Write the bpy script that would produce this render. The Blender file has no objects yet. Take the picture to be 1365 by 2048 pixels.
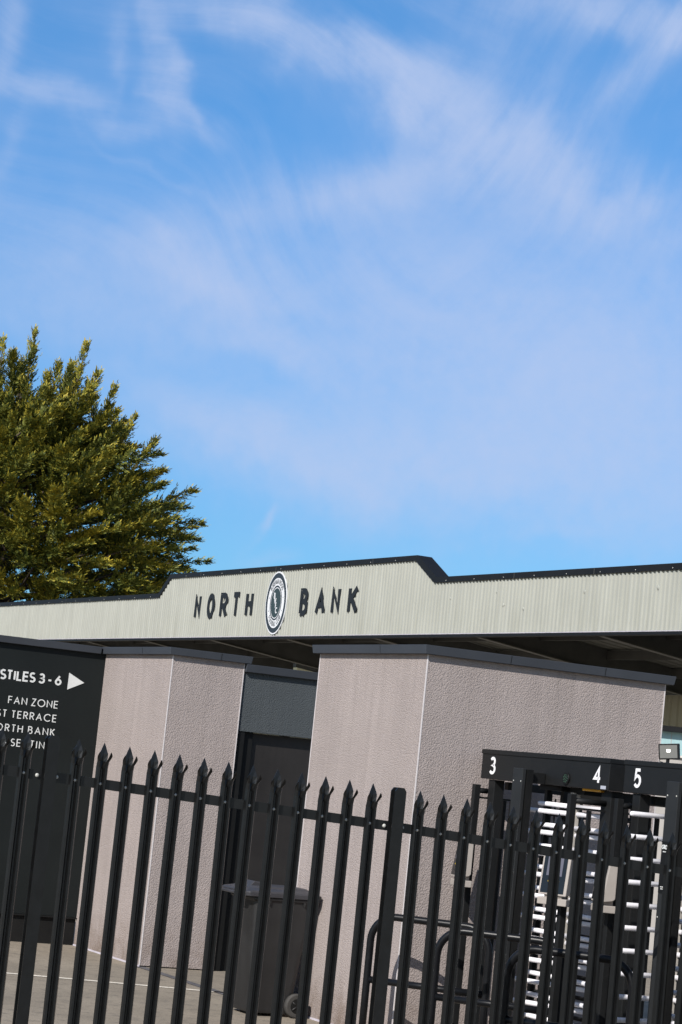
import bpy, math, random
import numpy as np
from mathutils import Vector
R = math.radians
pi = math.pi
sc = bpy.context.scene
col = sc.collection
random.seed(7)

# ---------------------------------------------------------------- camera
CAM_H, F_PX, PITCH, ROLL = 2.05, 4556.7, 0.1123, 0.102
cd = bpy.data.cameras.new('camera')
cam = bpy.data.objects.new('camera', cd)
col.objects.link(cam)
cd.sensor_fit = 'VERTICAL'
cd.sensor_height = 36.0
cd.lens = F_PX / 2048 * 36.0
cd.clip_start = 0.1
cd.clip_end = 3000
cp, sp, cr, sr = math.cos(PITCH), math.sin(PITCH), math.cos(ROLL), math.sin(ROLL)
right0 = Vector((1, 0, 0)); up0 = Vector((0, -sp, cp)); fwd = Vector((0, cp, sp))
right = right0 * cr + up0 * sr
up = up0 * cr - right0 * sr
from mathutils import Matrix
m = Matrix((right, up, -fwd)).transposed().to_4x4()
m.translation = Vector((0, 0, CAM_H))
cam.matrix_world = m
sc.camera = cam

# ---------------------------------------------------------------- sun, sky, exposure
SUN = Vector((-0.875, -1.486, 1.2)).normalized()
ld = bpy.data.lights.new('sun', 'SUN')
ld.energy = 4.6
ld.angle = R(0.5)
ld.color = (1.0, 0.955, 0.89)
sun = bpy.data.objects.new('sun', ld)
col.objects.link(sun)
sun.rotation_euler = SUN.to_track_quat('Z', 'Y').to_euler()
sun.location = (-10, -20, 25)

sc.view_settings.view_transform = 'Standard'
sc.view_settings.look = 'None'
sc.view_settings.gamma = 1
sc.view_settings.use_curve_mapping = False
sc.view_settings.exposure = 0.15
sc.cycles.max_bounces = 6
sc.cycles.use_denoising = True


class X:
    """a node socket with arithmetic"""
    tree = None

    def __init__(s, v): s.v = v

    @staticmethod
    def op(o, a, b=None, c=None):
        n = X.tree.nodes.new('ShaderNodeMath'); n.operation = o
        for i, q in enumerate((a, b, c)):
            if q is None: continue
            q = q.v if isinstance(q, X) else q
            if isinstance(q, (int, float)): n.inputs[i].default_value = q
            else: X.tree.links.new(q, n.inputs[i])
        return X(n.outputs[0])
    def __add__(a, b): return X.op('ADD', a, b)
    __radd__ = __add__
    def __mul__(a, b): return X.op('MULTIPLY', a, b)
    __rmul__ = __mul__
    def __sub__(a, b): return X.op('SUBTRACT', a, b)
    def __rsub__(a, b): return X.op('SUBTRACT', b, a)
    def __truediv__(a, b): return X.op('DIVIDE', a, b)


def clampx(x, lo=0.0, hi=1.0):
    return X.op('MINIMUM', X.op('MAXIMUM', x, lo), hi)


world = bpy.data.worlds.new('World')
sc.world = world
world.use_nodes = True
nt = world.node_tree
X.tree = nt
nt.nodes.clear()
w_out = nt.nodes.new('ShaderNodeOutputWorld')
w_bg = nt.nodes.new('ShaderNodeBackground')
nt.links.new(w_bg.outputs[0], w_out.inputs[0])
w_bg.inputs[1].default_value = 0.10
sky = nt.nodes.new('ShaderNodeTexSky')
sky.sky_type = 'NISHITA'
sky.sun_disc = False
sky.sun_elevation = math.asin(SUN.z)
sky.sun_rotation = math.atan2(SUN.x, SUN.y)
sky.air_density = 1.0
sky.dust_density = 0.3
sky.ozone_density = 3.0
tc = nt.nodes.new('ShaderNodeTexCoord')
sx_ = nt.nodes.new('ShaderNodeSeparateXYZ')
nt.links.new(tc.outputs['Generated'], sx_.inputs[0])
dx, dy, dz = (X(sx_.outputs[i]) for i in range(3))
az = X.op('ARCTAN2', dx, dy) * F_PX       # bearing and height in the sky, in small units (about 80 to a degree)
el = X.op('ARCSINE', dz) * F_PX


def noise(x, y, scale, detail=4, rough=0.55, seed=0.0):
    c = nt.nodes.new('ShaderNodeCombineXYZ')
    for i, q in enumerate((x, y)): nt.links.new(q.v, c.inputs[i])
    c.inputs[2].default_value = seed
    n = nt.nodes.new('ShaderNodeTexNoise')
    n.inputs['Scale'].default_value = scale
    n.inputs['Detail'].default_value = detail
    n.inputs['Roughness'].default_value = rough
    nt.links.new(c.outputs[0], n.inputs['Vector'])
    return X(n.outputs[0])


def sky_pos(px, py):   # photo position -> (bearing, height) units
    u_, v_ = px - 682.5, 1024 - py
    u = u_ * cr - v_ * sr; v = u_ * sr + v_ * cr
    d = Vector((u / F_PX, cp - sp * v / F_PX, sp + cp * v / F_PX)).normalized()
    return math.atan2(d.x, d.y) * F_PX, math.asin(d.z) * F_PX


wa = az + (noise(az, el, 1 / 330, 2, .5, 3.1) - .5) * 170 + (noise(az, el, 1 / 95, 3, .55, 8.3) - .5) * 62
we = el + (noise(az, el, 1 / 330, 2, .5, 5.7) - .5) * 170 + (noise(az, el, 1 / 95, 3, .55, 1.9) - .5) * 62
CLOUDS = [  # centre in the sky, half length, half width, tilt (degrees, falling to the right), amount
    (860, 640, 430, 190, 4, .62), (1250, 830, 360, 220, 8, .72), (430, 560, 170, 44, 30, .50), (520, 660, 150, 40, 40, .40),
    (740, 372, 270, 46, -12, .60), (640, 100, 300, 42, 18, .62), (790, 180, 120, 30, 32, .45), (890, 265, 130, 48, 42, .50),
    (320, 110, 110, 20, 76, .40), (372, 205, 70, 18, 44, .45), (250, 105, 60, 16, 80, .25), (120, 190, 230, 26, 8, .46), (15, 70, 110, 30, 100, .36),
    (20, 290, 90, 18, 110, .25), (1310, 110, 110, 28, -40, .60), (1330, 60, 90, 30, 10, .4), (1010, 140, 210, 120, -30, .30), (1090, 320, 230, 46, 32, .46), (1180, 400, 250, 60, 8, .36),
    (440, 845, 180, 42, 24, .55), (660, 935, 330, 75, 8, .58), (524, 1050, 28, 8, -60, .50),
    (1100, 1072, 140, 14, -8, .14), (120, 520, 300, 130, 12, .34), (40, 640, 200, 70, 0, .25), (1000, 930, 300, 90, 4, .40), (545, 1120, 40, 14, 0, .2),
    (1250, 25, 240, 24, 6, .42), (480, 40, 160, 30, 10, .25), (330, 340, 120, 9, 30, .16)]
HOLES = [(620, 245, 150, 42, 16, .80), (170, 330, 150, 62, 8, .6), (1195, 105, 90, 34, 4, .7), (600, 650, 130, 26, 8, .35),
         (1350, 200, 60, 60, 0, .8), (1335, 440, 80, 22, -25, .35), (810, 70, 80, 30, 30, .5), (415, 175, 26, 60, -25, .6), (215, 150, 40, 24, 20, .4)]


def oval(px, py, sa, sb, ang):
    a0, e0 = sky_pos(px, py)
    th = R(-ang) + ROLL
    c, s_ = math.cos(th), math.sin(th)
    p = (wa - a0); q = (we - e0)
    A_ = (p * c + q * s_) / sa
    B_ = (q * c - p * s_) / sb
    return X.op('POWER', 2.71828, (A_ * A_ + B_ * B_) * -0.7)


dens = None
for (px, py, sa, sb, ang, amp) in CLOUDS:
    g = oval(px, py, sa, sb, ang) * amp
    dens = g if dens is None else dens + g
for (px, py, sa, sb, ang, amp) in HOLES:
    dens = dens * (1.0 - oval(px, py, sa, sb, ang) * amp)


def fibres(ang, stretch, scale, seed, bend):
    """ice-crystal streaks lying along one wind direction, gently bent"""
    th = R(-ang) + ROLL
    c, s_ = math.cos(th), math.sin(th)
    xa = az + (noise(az, el, 1 / 620, 0, .5, seed + 1) - .5) * bend
    xe = el + (noise(az, el, 1 / 620, 0, .5, seed + 2) - .5) * bend
    return noise((xa * c + xe * s_) * stretch, xe * c - xa * s_, scale, 6, .58, seed)


f_up = fibres(-57, .20, 1 / 62, 4.4, 420)
f_dn = fibres(38, .22, 1 / 76, 9.4, 520)
hi = clampx((el - 780) / 420)
east = clampx((az - 40) / 260) * hi
soft = noise(az, el, 1 / 360, 4, .55, 6.6)
grain = noise(az, el, 1 / 48, 6, .62, 2.6)
fib = (f_up - .5) * east + (f_dn - .5) * (1.0 - east)
dens = dens * clampx(1.0 + fib * (.5 + hi * 1.9) + (soft - .5) * .6 + (grain - .5) * .8, 0, 3)
dens = dens + clampx(fib * hi * .9 + .03, 0, 1) * .35 + clampx(soft - .42, 0, 1) * .35
dens = 1.0 - X.op('POWER', 2.71828, dens * -1.12)
# keep the cloud field for the part of the sky above the ground only
tint = nt.nodes.new('ShaderNodeMix'); tint.data_type = 'RGBA'; tint.blend_type = 'MULTIPLY'
north = clampx((dy - .1) / .5) * clampx((3600 - el) / 1900)   # the deep blue lies opposite the sun, low in the sky
nt.links.new(north.v, tint.inputs[0])
nt.links.new(sky.outputs[0], tint.inputs[6])
ramp = nt.nodes.new('ShaderNodeValToRGB')
nt.links.new(clampx(el / 1700).v, ramp.inputs[0])
SKY_TINT = [(0.0, (0.30, 0.67, 1.03)), (0.28, (0.39, 0.74, 1.06)), (0.6, (0.50, 0.91, 1.24)), (1.0, (0.57, 1.07, 1.39))]
ramp.color_ramp.elements[0].color = (*SKY_TINT[0][1], 1)
ramp.color_ramp.elements[1].color = (*SKY_TINT[-1][1], 1)
for p_, c_ in SKY_TINT[1:-1]:
    e_ = ramp.color_ramp.elements.new(p_); e_.color = (*c_, 1)
nt.links.new(ramp.outputs[0], tint.inputs[7])
mixc = nt.nodes.new('ShaderNodeMix'); mixc.data_type = 'RGBA'
nt.links.new(dens.v, mixc.inputs[0])
nt.links.new(tint.outputs[2], mixc.inputs[6])
mixc.inputs[7].default_value = (4.45, 5.4, 7.7, 1)
nt.links.new(mixc.outputs[2], w_bg.inputs[0])


# ---------------------------------------------------------------- materials
def mat(name, color, rough=0.6, metal=0.0, var=0.0, vscale=3.0, bump=0.0, bscale=40.0, bdetail=3, bdist=0.01, streak=0.0,
        spec=0.5, coat=0.0, bands=None):
    ma = bpy.data.materials.new(name)
    ma.use_nodes = True
    t = ma.node_tree
    b = t.nodes['Principled BSDF']
    b.inputs['Base Color'].default_value = (*color, 1)
    b.inputs['Roughness'].default_value = rough
    b.inputs['Metallic'].default_value = metal
    b.inputs['Specular IOR Level'].default_value = spec
    b.inputs['Coat Weight'].default_value = coat
    tcn = t.nodes.new('ShaderNodeTexCoord')
    last = None
    if var or streak:
        n = t.nodes.new('ShaderNodeTexNoise'); n.inputs['Scale'].default_value = vscale
        n.inputs['Detail'].default_value = 6; n.inputs['Roughness'].default_value = 0.65
        t.links.new(tcn.outputs['Object'], n.inputs['Vector'])
        mr = t.nodes.new('ShaderNodeMapRange'); mr.inputs[1].default_value = .3; mr.inputs[2].default_value = .7
        mr.inputs[3].default_value = 1 - var; mr.inputs[4].default_value = 1 + var
        t.links.new(n.outputs[0], mr.inputs[0])
        val = mr.outputs[0]
        if streak:
            mp = t.nodes.new('ShaderNodeMapping'); mp.inputs['Scale'].default_value = (9, 9, 0.5)
            t.links.new(tcn.outputs['Object'], mp.inputs[0])
            n2 = t.nodes.new('ShaderNodeTexNoise'); n2.inputs['Scale'].default_value = 1.3
            n2.inputs['Detail'].default_value = 5
            t.links.new(mp.outputs[0], n2.inputs['Vector'])
            m2 = t.nodes.new('ShaderNodeMapRange'); m2.inputs[1].default_value = .35; m2.inputs[2].default_value = .65
            m2.inputs[3].default_value = 1 - streak; m2.inputs[4].default_value = 1 + streak * .5
            t.links.new(n2.outputs[0], m2.inputs[0])
            mu = t.nodes.new('ShaderNodeMath'); mu.operation = 'MULTIPLY'
            t.links.new(val, mu.inputs[0]); t.links.new(m2.outputs[0], mu.inputs[1])
            val = mu.outputs[0]
        vm = t.nodes.new('ShaderNodeVectorMath'); vm.operation = 'SCALE'
        vm.inputs[0].default_value = color
        t.links.new(val, vm.inputs['Scale'])
        t.links.new(vm.outputs[0], b.inputs['Base Color'])
        rr = t.nodes.new('ShaderNodeMapRange'); rr.inputs[3].default_value = max(0, rough - .08); rr.inputs[4].default_value = min(1, rough + .12)
        t.links.new(n.outputs[0], rr.inputs[0]); t.links.new(rr.outputs[0], b.inputs['Roughness'])
    if bump:
        n = t.nodes.new('ShaderNodeTexNoise'); n.inputs['Scale'].default_value = bscale
        n.inputs['Detail'].default_value = bdetail
        t.links.new(tcn.outputs['Object'], n.inputs['Vector'])
        bu = t.nodes.new('ShaderNodeBump'); bu.inputs['Strength'].default_value = bump; bu.inputs['Distance'].default_value = bdist
        t.links.new(n.outputs[0], bu.inputs['Height'])
        t.links.new(bu.outputs[0], b.inputs['Normal'])
    return ma


def add_speckle(ma, color, scale, lo, hi_, box=None):
    """pale chips or grit scattered over a surface; box = (axis, from, to) keeps them to one side of it"""
    t = ma.node_tree; b = t.nodes['Principled BSDF']
    tcn = t.nodes.new('ShaderNodeTexCoord')
    n = t.nodes.new('ShaderNodeTexNoise'); n.inputs['Scale'].default_value = scale; n.inputs['Detail'].default_value = 5
    n.inputs['Roughness'].default_value = .7
    t.links.new(tcn.outputs['Object'], n.inputs['Vector'])
    mr = t.nodes.new('ShaderNodeMapRange'); mr.inputs[1].default_value = lo; mr.inputs[2].default_value = hi_
    t.links.new(n.outputs[0], mr.inputs[0])
    fac = mr.outputs[0]
    if box:
        se = t.nodes.new('ShaderNodeSeparateXYZ'); t.links.new(tcn.outputs['Object'], se.inputs[0])
        m2 = t.nodes.new('ShaderNodeMapRange'); m2.inputs[1].default_value = box[1]; m2.inputs[2].default_value = box[2]
        t.links.new(se.outputs[box[0]], m2.inputs[0])
        mu = t.nodes.new('ShaderNodeMath'); mu.operation = 'MULTIPLY'
        t.links.new(fac, mu.inputs[0]); t.links.new(m2.outputs[0], mu.inputs[1]); fac = mu.outputs[0]
    mx = t.nodes.new('ShaderNodeMix'); mx.data_type = 'RGBA'
    t.links.new(fac, mx.inputs[0])
    src = b.inputs['Base Color']
    if src.links: t.links.new(src.links[0].from_socket, mx.inputs[6])
    else: mx.inputs[6].default_value = src.default_value
    mx.inputs[7].default_value = (*color, 1)
    t.links.new(mx.outputs[2], b.inputs['Base Color'])


def emit_mat(name, color, strength):
    ma = bpy.data.materials.new(name); ma.use_nodes = True
    b = ma.node_tree.nodes['Principled BSDF']
    b.inputs['Base Color'].default_value = (*color, 1)
    b.inputs['Emission Color'].default_value = (*color, 1)
    b.inputs['Emission Strength'].default_value = strength
    return ma


def render_mat(name, color, amt=1.0):
    """pebbly spray render: coarse grain with finer grit, faint rain streaks and blotches"""
    ma = mat(name, color, 0.92, 0, var=0.07, vscale=1.6, streak=0.06, spec=0.2)
    t = ma.node_tree; b = t.nodes['Principled BSDF']
    tcn = t.nodes.new('ShaderNodeTexCoord')
    v = t.nodes.new('ShaderNodeTexVoronoi'); v.feature = 'F1'; v.inputs['Scale'].default_value = 78
    v.inputs['Randomness'].default_value = 1.0
    t.links.new(tcn.outputs['Object'], v.inputs['Vector'])
    n = t.nodes.new('ShaderNodeTexNoise'); n.inputs['Scale'].default_value = 105; n.inputs['Detail'].default_value = 5
    n.inputs['Roughness'].default_value = .75
    t.links.new(tcn.outputs['Object'], n.inputs['Vector'])
    s = t.nodes.new('ShaderNodeMath'); s.operation = 'MULTIPLY_ADD'; s.inputs[1].default_value = -.55
    t.links.new(v.outputs[0], s.inputs[0]); t.links.new(n.outputs[0], s.inputs[2])
    bu = t.nodes.new('ShaderNodeBump'); bu.inputs['Strength'].default_value = .9 * amt; bu.inputs['Distance'].default_value = 0.0098
    t.links.new(s.outputs[0], bu.inputs['Height'])
    t.links.new(bu.outputs[0], b.inputs['Normal'])
    return ma


M = {}
M['render'] = render_mat('mauve_render', (0.386, 0.333, 0.316))
M['dark_render'] = render_mat('charcoal_render', (0.078, 0.089, 0.096))
M['bead'] = mat('white_bead', (0.60, 0.56, 0.56), .5, var=.1, vscale=8)
M['trim'] = mat('lilac_trim', (0.50, 0.47, 0.53), .6, var=.15, vscale=9)
M['coping'] = mat('slate_grey_coping', (0.047, 0.053, 0.064), .55, var=.08, vscale=2, spec=.25)
M['black_wall'] = mat('black_cladding', (0.0080, 0.0105, 0.0108), .6, spec=.22, var=.18, vscale=1.3, bump=.25, bscale=160, bdist=.002)
add_speckle(M['black_wall'], (.55, .55, .53), 26, .735, .76, (0, -.14, 0.02))
add_speckle(M['black_wall'], (.5, .5, .5), 14, .775, .80)
M['plinth'] = mat('black_plinth', (0.008, 0.008, 0.008), .7, spec=.2, var=.25, vscale=4)
M['sign_white'] = mat('white_vinyl', (0.66, 0.67, 0.66), .5, var=.06, vscale=12)
M['door'] = mat('dark_brown_panel', (0.021, 0.0185, 0.0175), .45, var=.15, vscale=2.5, streak=.15, bump=.1, bscale=60, bdist=.003)
M['jamb'] = mat('black_steel', (0.0075, 0.0078, 0.008), .5, var=.15, vscale=5, spec=.25)
M['black'] = mat('black_powder_coat', (0.0055, 0.006, 0.0075), .34, var=.2, vscale=9, spec=.28)
add_speckle(M['black'], (.25, .25, .24), 46, .80, .83)
M['fence_black'] = mat('black_fence_paint', (0.0062, 0.0066, 0.0070), .32, var=.25, vscale=14, spec=.42)
add_speckle(M['fence_black'], (.22, .22, .21), 40, .77, .80)
M['bolt'] = mat('galvanised', (0.50, 0.50, 0.47), .55, metal=.25, var=.2, vscale=60)
M['turn'] = mat('turnstile_black', (0.0105, 0.011, 0.0115), .48, var=.12, vscale=7, spec=.3)
M['post_grey'] = mat('charcoal_post', (0.021, 0.0225, 0.024), .5, var=.12, vscale=6, spec=.3)
M['arm'] = mat('white_arm', (0.86, 0.84, 0.88), .25, var=.05, vscale=8)
M['shaft'] = mat('pale_grey_shaft', (0.45, 0.42, 0.38), .5, var=.12, vscale=9)
M['beige'] = mat('beige_plastic', (0.36, 0.325, 0.295), .5, var=.05, vscale=8)
M['glass'] = mat('black_glass', (0.008, 0.010, 0.012), .12)
M['screen'] = mat('lilac_screen', (0.11, 0.11, 0.14), .25)
M['yellow'] = emit_mat('yellow_mark', (0.55, 0.38, 0.03), .05)
M['green'] = mat('green_led', (0.12, 0.30, 0.18), .4)
M['amber'] = mat('amber_lens', (0.75, 0.36, 0.03), .3)
M['sticker'] = mat('grey_sticker', (0.42, 0.44, 0.50), .5)
M['number'] = mat('white_number', (0.85, 0.84, 0.86), .5)
M['bin'] = mat('dark_grey_plastic', (0.0170, 0.0168, 0.0172), .5, var=.25, vscale=3.5, streak=.25, bump=.08, bscale=120, bdist=.002)
M['bin_lid'] = mat('dark_grey_lid', (0.040, 0.040, 0.046), .45, var=.2, vscale=5)
M['rubber'] = mat('rubber', (0.05, 0.047, 0.044), .8, var=.3, vscale=12)
M['fascia'] = mat('cream_steel', (0.375, 0.380, 0.337), .55, var=.05, vscale=.9, streak=.07)
M['cap'] = mat('black_flashing', (0.0095, 0.0095, 0.0105), .5, var=.2, vscale=3, spec=.22)
M['charcoal'] = mat('charcoal_letter', (0.0155, 0.0185, 0.022), .6, var=.1, vscale=4, spec=.25)
M['crest_white'] = mat('crest_white', (0.70, 0.71, 0.73), .5, var=.05, vscale=4)
M['crest_dark'] = mat('crest_dark', (0.024, 0.032, 0.040), .5)
M['crest_core'] = mat('crest_core', (0.030, 0.048, 0.050), .5)
M['roof'] = mat('roof_sheet', (0.13, 0.13, 0.115), .7, var=.2, vscale=1.5)
M['steel'] = mat('painted_steel', (0.075, 0.075, 0.07), .6, var=.2, vscale=3)
M['flange'] = mat('bounce_lit_steel', (0.13, 0.125, 0.11), .5, var=.2, vscale=3)  # paler than the rafter steel: light bounced off the ground, put into the colour
M['tube'] = mat('cream_diffuser', (0.75, 0.72, 0.5), .5)
M['back_wall'] = mat('buff_sheeting', (0.42, 0.40, 0.30), .6, var=.06, vscale=1.5, streak=.08)
M['blue_wall'] = mat('pale_blue_board', (0.33, 0.50, 0.52), .6, var=.05, vscale=2, streak=.04)
M['white_board'] = mat('white_board', (0.62, 0.60, 0.56), .6, var=.05, vscale=2)
M['grey_board'] = mat('grey_board', (0.40, 0.375, 0.35), .7, var=.08, vscale=2)
M['lamp_face'] = mat('lamp_reflector', (0.16, 0.16, 0.15), .4)
M['lamp_led'] = emit_mat('lamp_led', (1.0, 0.97, 0.86), 4)
M['line'] = mat('worn_white_line', (0.78, 0.71, 0.60), .8, var=.2, vscale=9)
add_speckle(M['line'], (.2, .19, .17), 30, .58, .66)
M['drain'] = mat('drain_channel', (0.105, 0.10, 0.105), .8, var=.3, vscale=12)
M['bark'] = mat('bark', (0.075, 0.055, 0.04), .9, var=.3, vscale=4, bump=.4, bscale=12)

# asphalt with patches, grit and cross-dragged streaks
ma = mat('asphalt', (0.275, 0.235, 0.184), .9, var=.20, vscale=.8, bump=.5, bscale=90, bdist=.006, spec=.25)
add_speckle(ma, (.40, .36, .30), 120, .54, .68)
add_speckle(ma, (.085, .075, .065), 48, .56, .70)
add_speckle(ma, (.17, .15, .125), 7, .50, .72)
M['asphalt'] = ma


def add_stains(ma, dark, z0, z1, amount, scale=(6, 6, .45), lo=.5, hi_=.72):
    """runs of dirt that fade out between heights z0 (strong) and z1 (none)"""
    t = ma.node_tree; b = t.nodes['Principled BSDF']
    tcn = t.nodes.new('ShaderNodeTexCoord')
    mp = t.nodes.new('ShaderNodeMapping'); mp.inputs['Scale'].default_value = scale
    t.links.new(tcn.outputs['Object'], mp.inputs[0])
    n = t.nodes.new('ShaderNodeTexNoise'); n.inputs['Scale'].default_value = 1.5; n.inputs['Detail'].default_value = 7; n.inputs['Roughness'].default_value = .65
    t.links.new(mp.outputs[0], n.inputs['Vector'])
    mr = t.nodes.new('ShaderNodeMapRange'); mr.inputs[1].default_value = lo; mr.inputs[2].default_value = hi_; mr.inputs[4].default_value = amount
    t.links.new(n.outputs[0], mr.inputs[0])
    se = t.nodes.new('ShaderNodeSeparateXYZ'); t.links.new(tcn.outputs['Object'], se.inputs[0])
    m2 = t.nodes.new('ShaderNodeMapRange'); m2.inputs[1].default_value = z1; m2.inputs[2].default_value = z0
    t.links.new(se.outputs[2], m2.inputs[0])
    mu = t.nodes.new('ShaderNodeMath'); mu.operation = 'MULTIPLY'
    t.links.new(mr.outputs[0], mu.inputs[0]); t.links.new(m2.outputs[0], mu.inputs[1])
    mx = t.nodes.new('ShaderNodeMix'); mx.data_type = 'RGBA'; t.links.new(mu.outputs[0], mx.inputs[0])
    t.links.new(b.inputs['Base Color'].links[0].from_socket, mx.inputs[6])
    mx.inputs[7].default_value = (*dark, 1)
    t.links.new(mx.outputs[2], b.inputs['Base Color'])


add_stains(M['render'], (.15, .105, .075), .02, .55, .75, (2.2, 2.2, 2.2), .40, .62)      # soil splashed up the foot of the walls
add_stains(M['render'], (.22, .19, .17), 3.05, 1.2, .45, (9, 9, .35), .52, .75)           # runs below the copings
add_stains(M['fascia'], (.22, .22, .17), 4.6, 5.3, .5, (5, 5, .5), .48, .75)
add_stains(M['fascia'], (.25, .25, .2), 6.0, 5.2, .4, (7, 7, .4), .52, .75)

# conifer foliage: per-leaf colour carried by the mesh
ma = bpy.data.materials.new('conifer_foliage'); ma.use_nodes = True
b_ = ma.node_tree.nodes['Principled BSDF']
vc = ma.node_tree.nodes.new('ShaderNodeVertexColor'); vc.layer_name = 'leaf'
ma.node_tree.links.new(vc.outputs[0], b_.inputs['Base Color'])
b_.inputs['Roughness'].default_value = .6
b_.inputs['Specular IOR Level'].default_value = .3
M['foliage'] = ma


# ---------------------------------------------------------------- mesh helpers
class MB:
    def __init__(s): s.v = []; s.f = []; s.sm = []

    def add(s, vs, fs, smooth=False):
        o = len(s.v); s.v += [tuple(p) for p in vs]
        for f in fs: s.f.append(tuple(i + o for i in f)); s.sm.append(smooth)
        return s

    def box(s, x0, x1, y0, y1, z0, z1):
        vs = [(x0, y0, z0), (x1, y0, z0), (x1, y1, z0), (x0, y1, z0), (x0, y0, z1), (x1, y0, z1), (x1, y1, z1), (x0, y1, z1)]
        return s.add(vs, [(0, 3, 2, 1), (4, 5, 6, 7), (0, 1, 5, 4), (1, 2, 6, 5), (2, 3, 7, 6), (3, 0, 4, 7)])

    def prism(s, poly, z0, z1):
        """polygon (x, y), counter-clockwise, pushed from z0 to z1"""
        n = len(poly)
        vs = [(x, y, z0) for x, y in poly] + [(x, y, z1) for x, y in poly]
        fs = [tuple(range(n - 1, -1, -1)), tuple(range(n, 2 * n))] + [(i, (i + 1) % n, n + (i + 1) % n, n + i) for i in range(n)]
        return s.add(vs, fs)

    def prism_y(s, poly, y0, y1):
        """polygon in (x, z) pushed along y"""
        n = len(poly)
        vs = [(x, y0, z) for x, z in poly] + [(x, y1, z) for x, z in poly]
        fs = [tuple(range(n)), tuple(range(2 * n - 1, n - 1, -1))] + [((i + 1) % n, i, n + i, n + (i + 1) % n) for i in range(n)]
        return s.add(vs, fs)

    def prism_x(s, poly, x0, x1):
        """polygon in (y, z) pushed along x"""
        n = len(poly)
        vs = [(x0, y, z) for y, z in poly] + [(x1, y, z) for y, z in poly]
        fs = [tuple(range(n - 1, -1, -1)), tuple(range(n, 2 * n))] + [(i, (i + 1) % n, n + (i + 1) % n, n + i) for i in range(n)]
        return s.add(vs, fs)

    def tube(s, path, r, n=10, caps=True):
        path = [Vector(p) for p in path]; k = len(path)
        rs = r if isinstance(r, (list, tuple)) else [r] * k
        prev = None; rings = []
        for i, p in enumerate(path):
            d = (path[min(i + 1, k - 1)] - path[max(i - 1, 0)]).normalized()
            if prev is None:
                a = Vector((0, 0, 1)) if abs(d.z) < .9 else Vector((1, 0, 0))
                prev = d.cross(a).normalized()
            e1 = (prev - d * prev.dot(d)).normalized(); prev = e1
            e2 = d.cross(e1)
            rings.append([p + (e1 * math.cos(2 * pi * j / n) + e2 * math.sin(2 * pi * j / n)) * rs[i] for j in range(n)])
        vs = [q for g in rings for q in g]; fs = []
        for i in range(k - 1):
            for j in range(n):
                fs.append((i * n + j, i * n + (j + 1) % n, (i + 1) * n + (j + 1) % n, (i + 1) * n + j))
        o = len(s.v); s.add(vs, fs, True)
        if caps:
            s.f.append(tuple(o + j for j in range(n - 1, -1, -1))); s.sm.append(False)
            s.f.append(tuple(o + (k - 1) * n + j for j in range(n))); s.sm.append(False)
        return s

    def dome(s, c, axis, r, h, n=10):
        """a low rounded bolt head"""
        c = Vector(c); d = Vector(axis).normalized()
        a = Vector((0, 0, 1)) if abs(d.z) < .9 else Vector((1, 0, 0))
        e1 = d.cross(a).normalized(); e2 = d.cross(e1)
        vs = []; fs = []
        for k, (rr, hh) in enumerate(((1, 0), (.92, .5), (.6, .88))):
            for j in range(n):
                vs.append(c + d * h * hh + (e1 * math.cos(2 * pi * j / n) + e2 * math.sin(2 * pi * j / n)) * r * rr)
        vs.append(c + d * h)
        for k in range(2):
            for j in range(n): fs.append((k * n + j, k * n + (j + 1) % n, (k + 1) * n + (j + 1) % n, (k + 1) * n + j))
        for j in range(n): fs.append((2 * n + j, 2 * n + (j + 1) % n, 3 * n))
        return s.add(vs, fs, True)

    def ring(s, cx, cz, rx, rz, y0, y1, rx_in=0, rz_in=0, n=64):
        """oval plate or oval ring in the x-z plane between y0 (front) and y1"""
        P = lambda a, b, y: [(cx + a * math.cos(2 * pi * i / n), y, cz + b * math.sin(2 * pi * i / n)) for i in range(n)]
        if rx_in <= 0:
            return s.add(P(rx, rz, y0) + P(rx, rz, y1), [tuple(range(n)), tuple(range(2 * n - 1, n - 1, -1))] +
                         [((i + 1) % n, i, n + i, n + (i + 1) % n) for i in range(n)])
        vs = P(rx, rz, y0) + P(rx_in, rz_in, y0) + P(rx, rz, y1) + P(rx_in, rz_in, y1); fs = []
        for i in range(n):
            j = (i + 1) % n
            fs += [(i, j, n + j, n + i), (j, i, 2 * n + i, 2 * n + j), (n + i, n + j, 3 * n + j, 3 * n + i)]
        return s.add(vs, fs)

    def stroke(s, pts, w, y0, y1, closed=False, clip=None):
        """a flat line of width w through pts (x, z), standing in the x-z plane from y1 out to y0"""
        P = [np.array(p, float) for p in pts]; n = len(P)
        L, Rr = [], []
        for i in range(n):
            a = P[i] - P[i - 1] if (i > 0 or closed) else None
            b = P[(i + 1) % n] - P[i] if (i < n - 1 or closed) else None
            if a is None: a = b
            if b is None: b = a
            a = a / (np.linalg.norm(a) + 1e-9); b = b / (np.linalg.norm(b) + 1e-9)
            na = np.array([-a[1], a[0]]); nb = np.array([-b[1], b[0]])
            mn = na + nb; l = np.linalg.norm(mn)
            mn = na if l < 1e-6 else mn / l
            k = min(1 / max(mn @ na, .01), 2.6)
            L.append(P[i] + mn * k * w / 2); Rr.append(P[i] - mn * k * w / 2)
        if clip:
            for q in L + Rr: q[1] = min(max(q[1], clip[0]), clip[1])
        vs = []
        for i in range(n): vs += [(L[i][0], y0, L[i][1]), (Rr[i][0], y0, Rr[i][1]), (L[i][0], y1, L[i][1]), (Rr[i][0], y1, Rr[i][1])]
        fs = []
        for i in range(n if closed else n - 1):
            a = 4 * i; b = 4 * ((i + 1) % n)
            fs += [(a, a + 1, b + 1, b), (a, b, b + 2, a + 2), (a + 1, a + 3, b + 3, b + 1), (a + 2, b + 2, b + 3, a + 3)]
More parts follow.
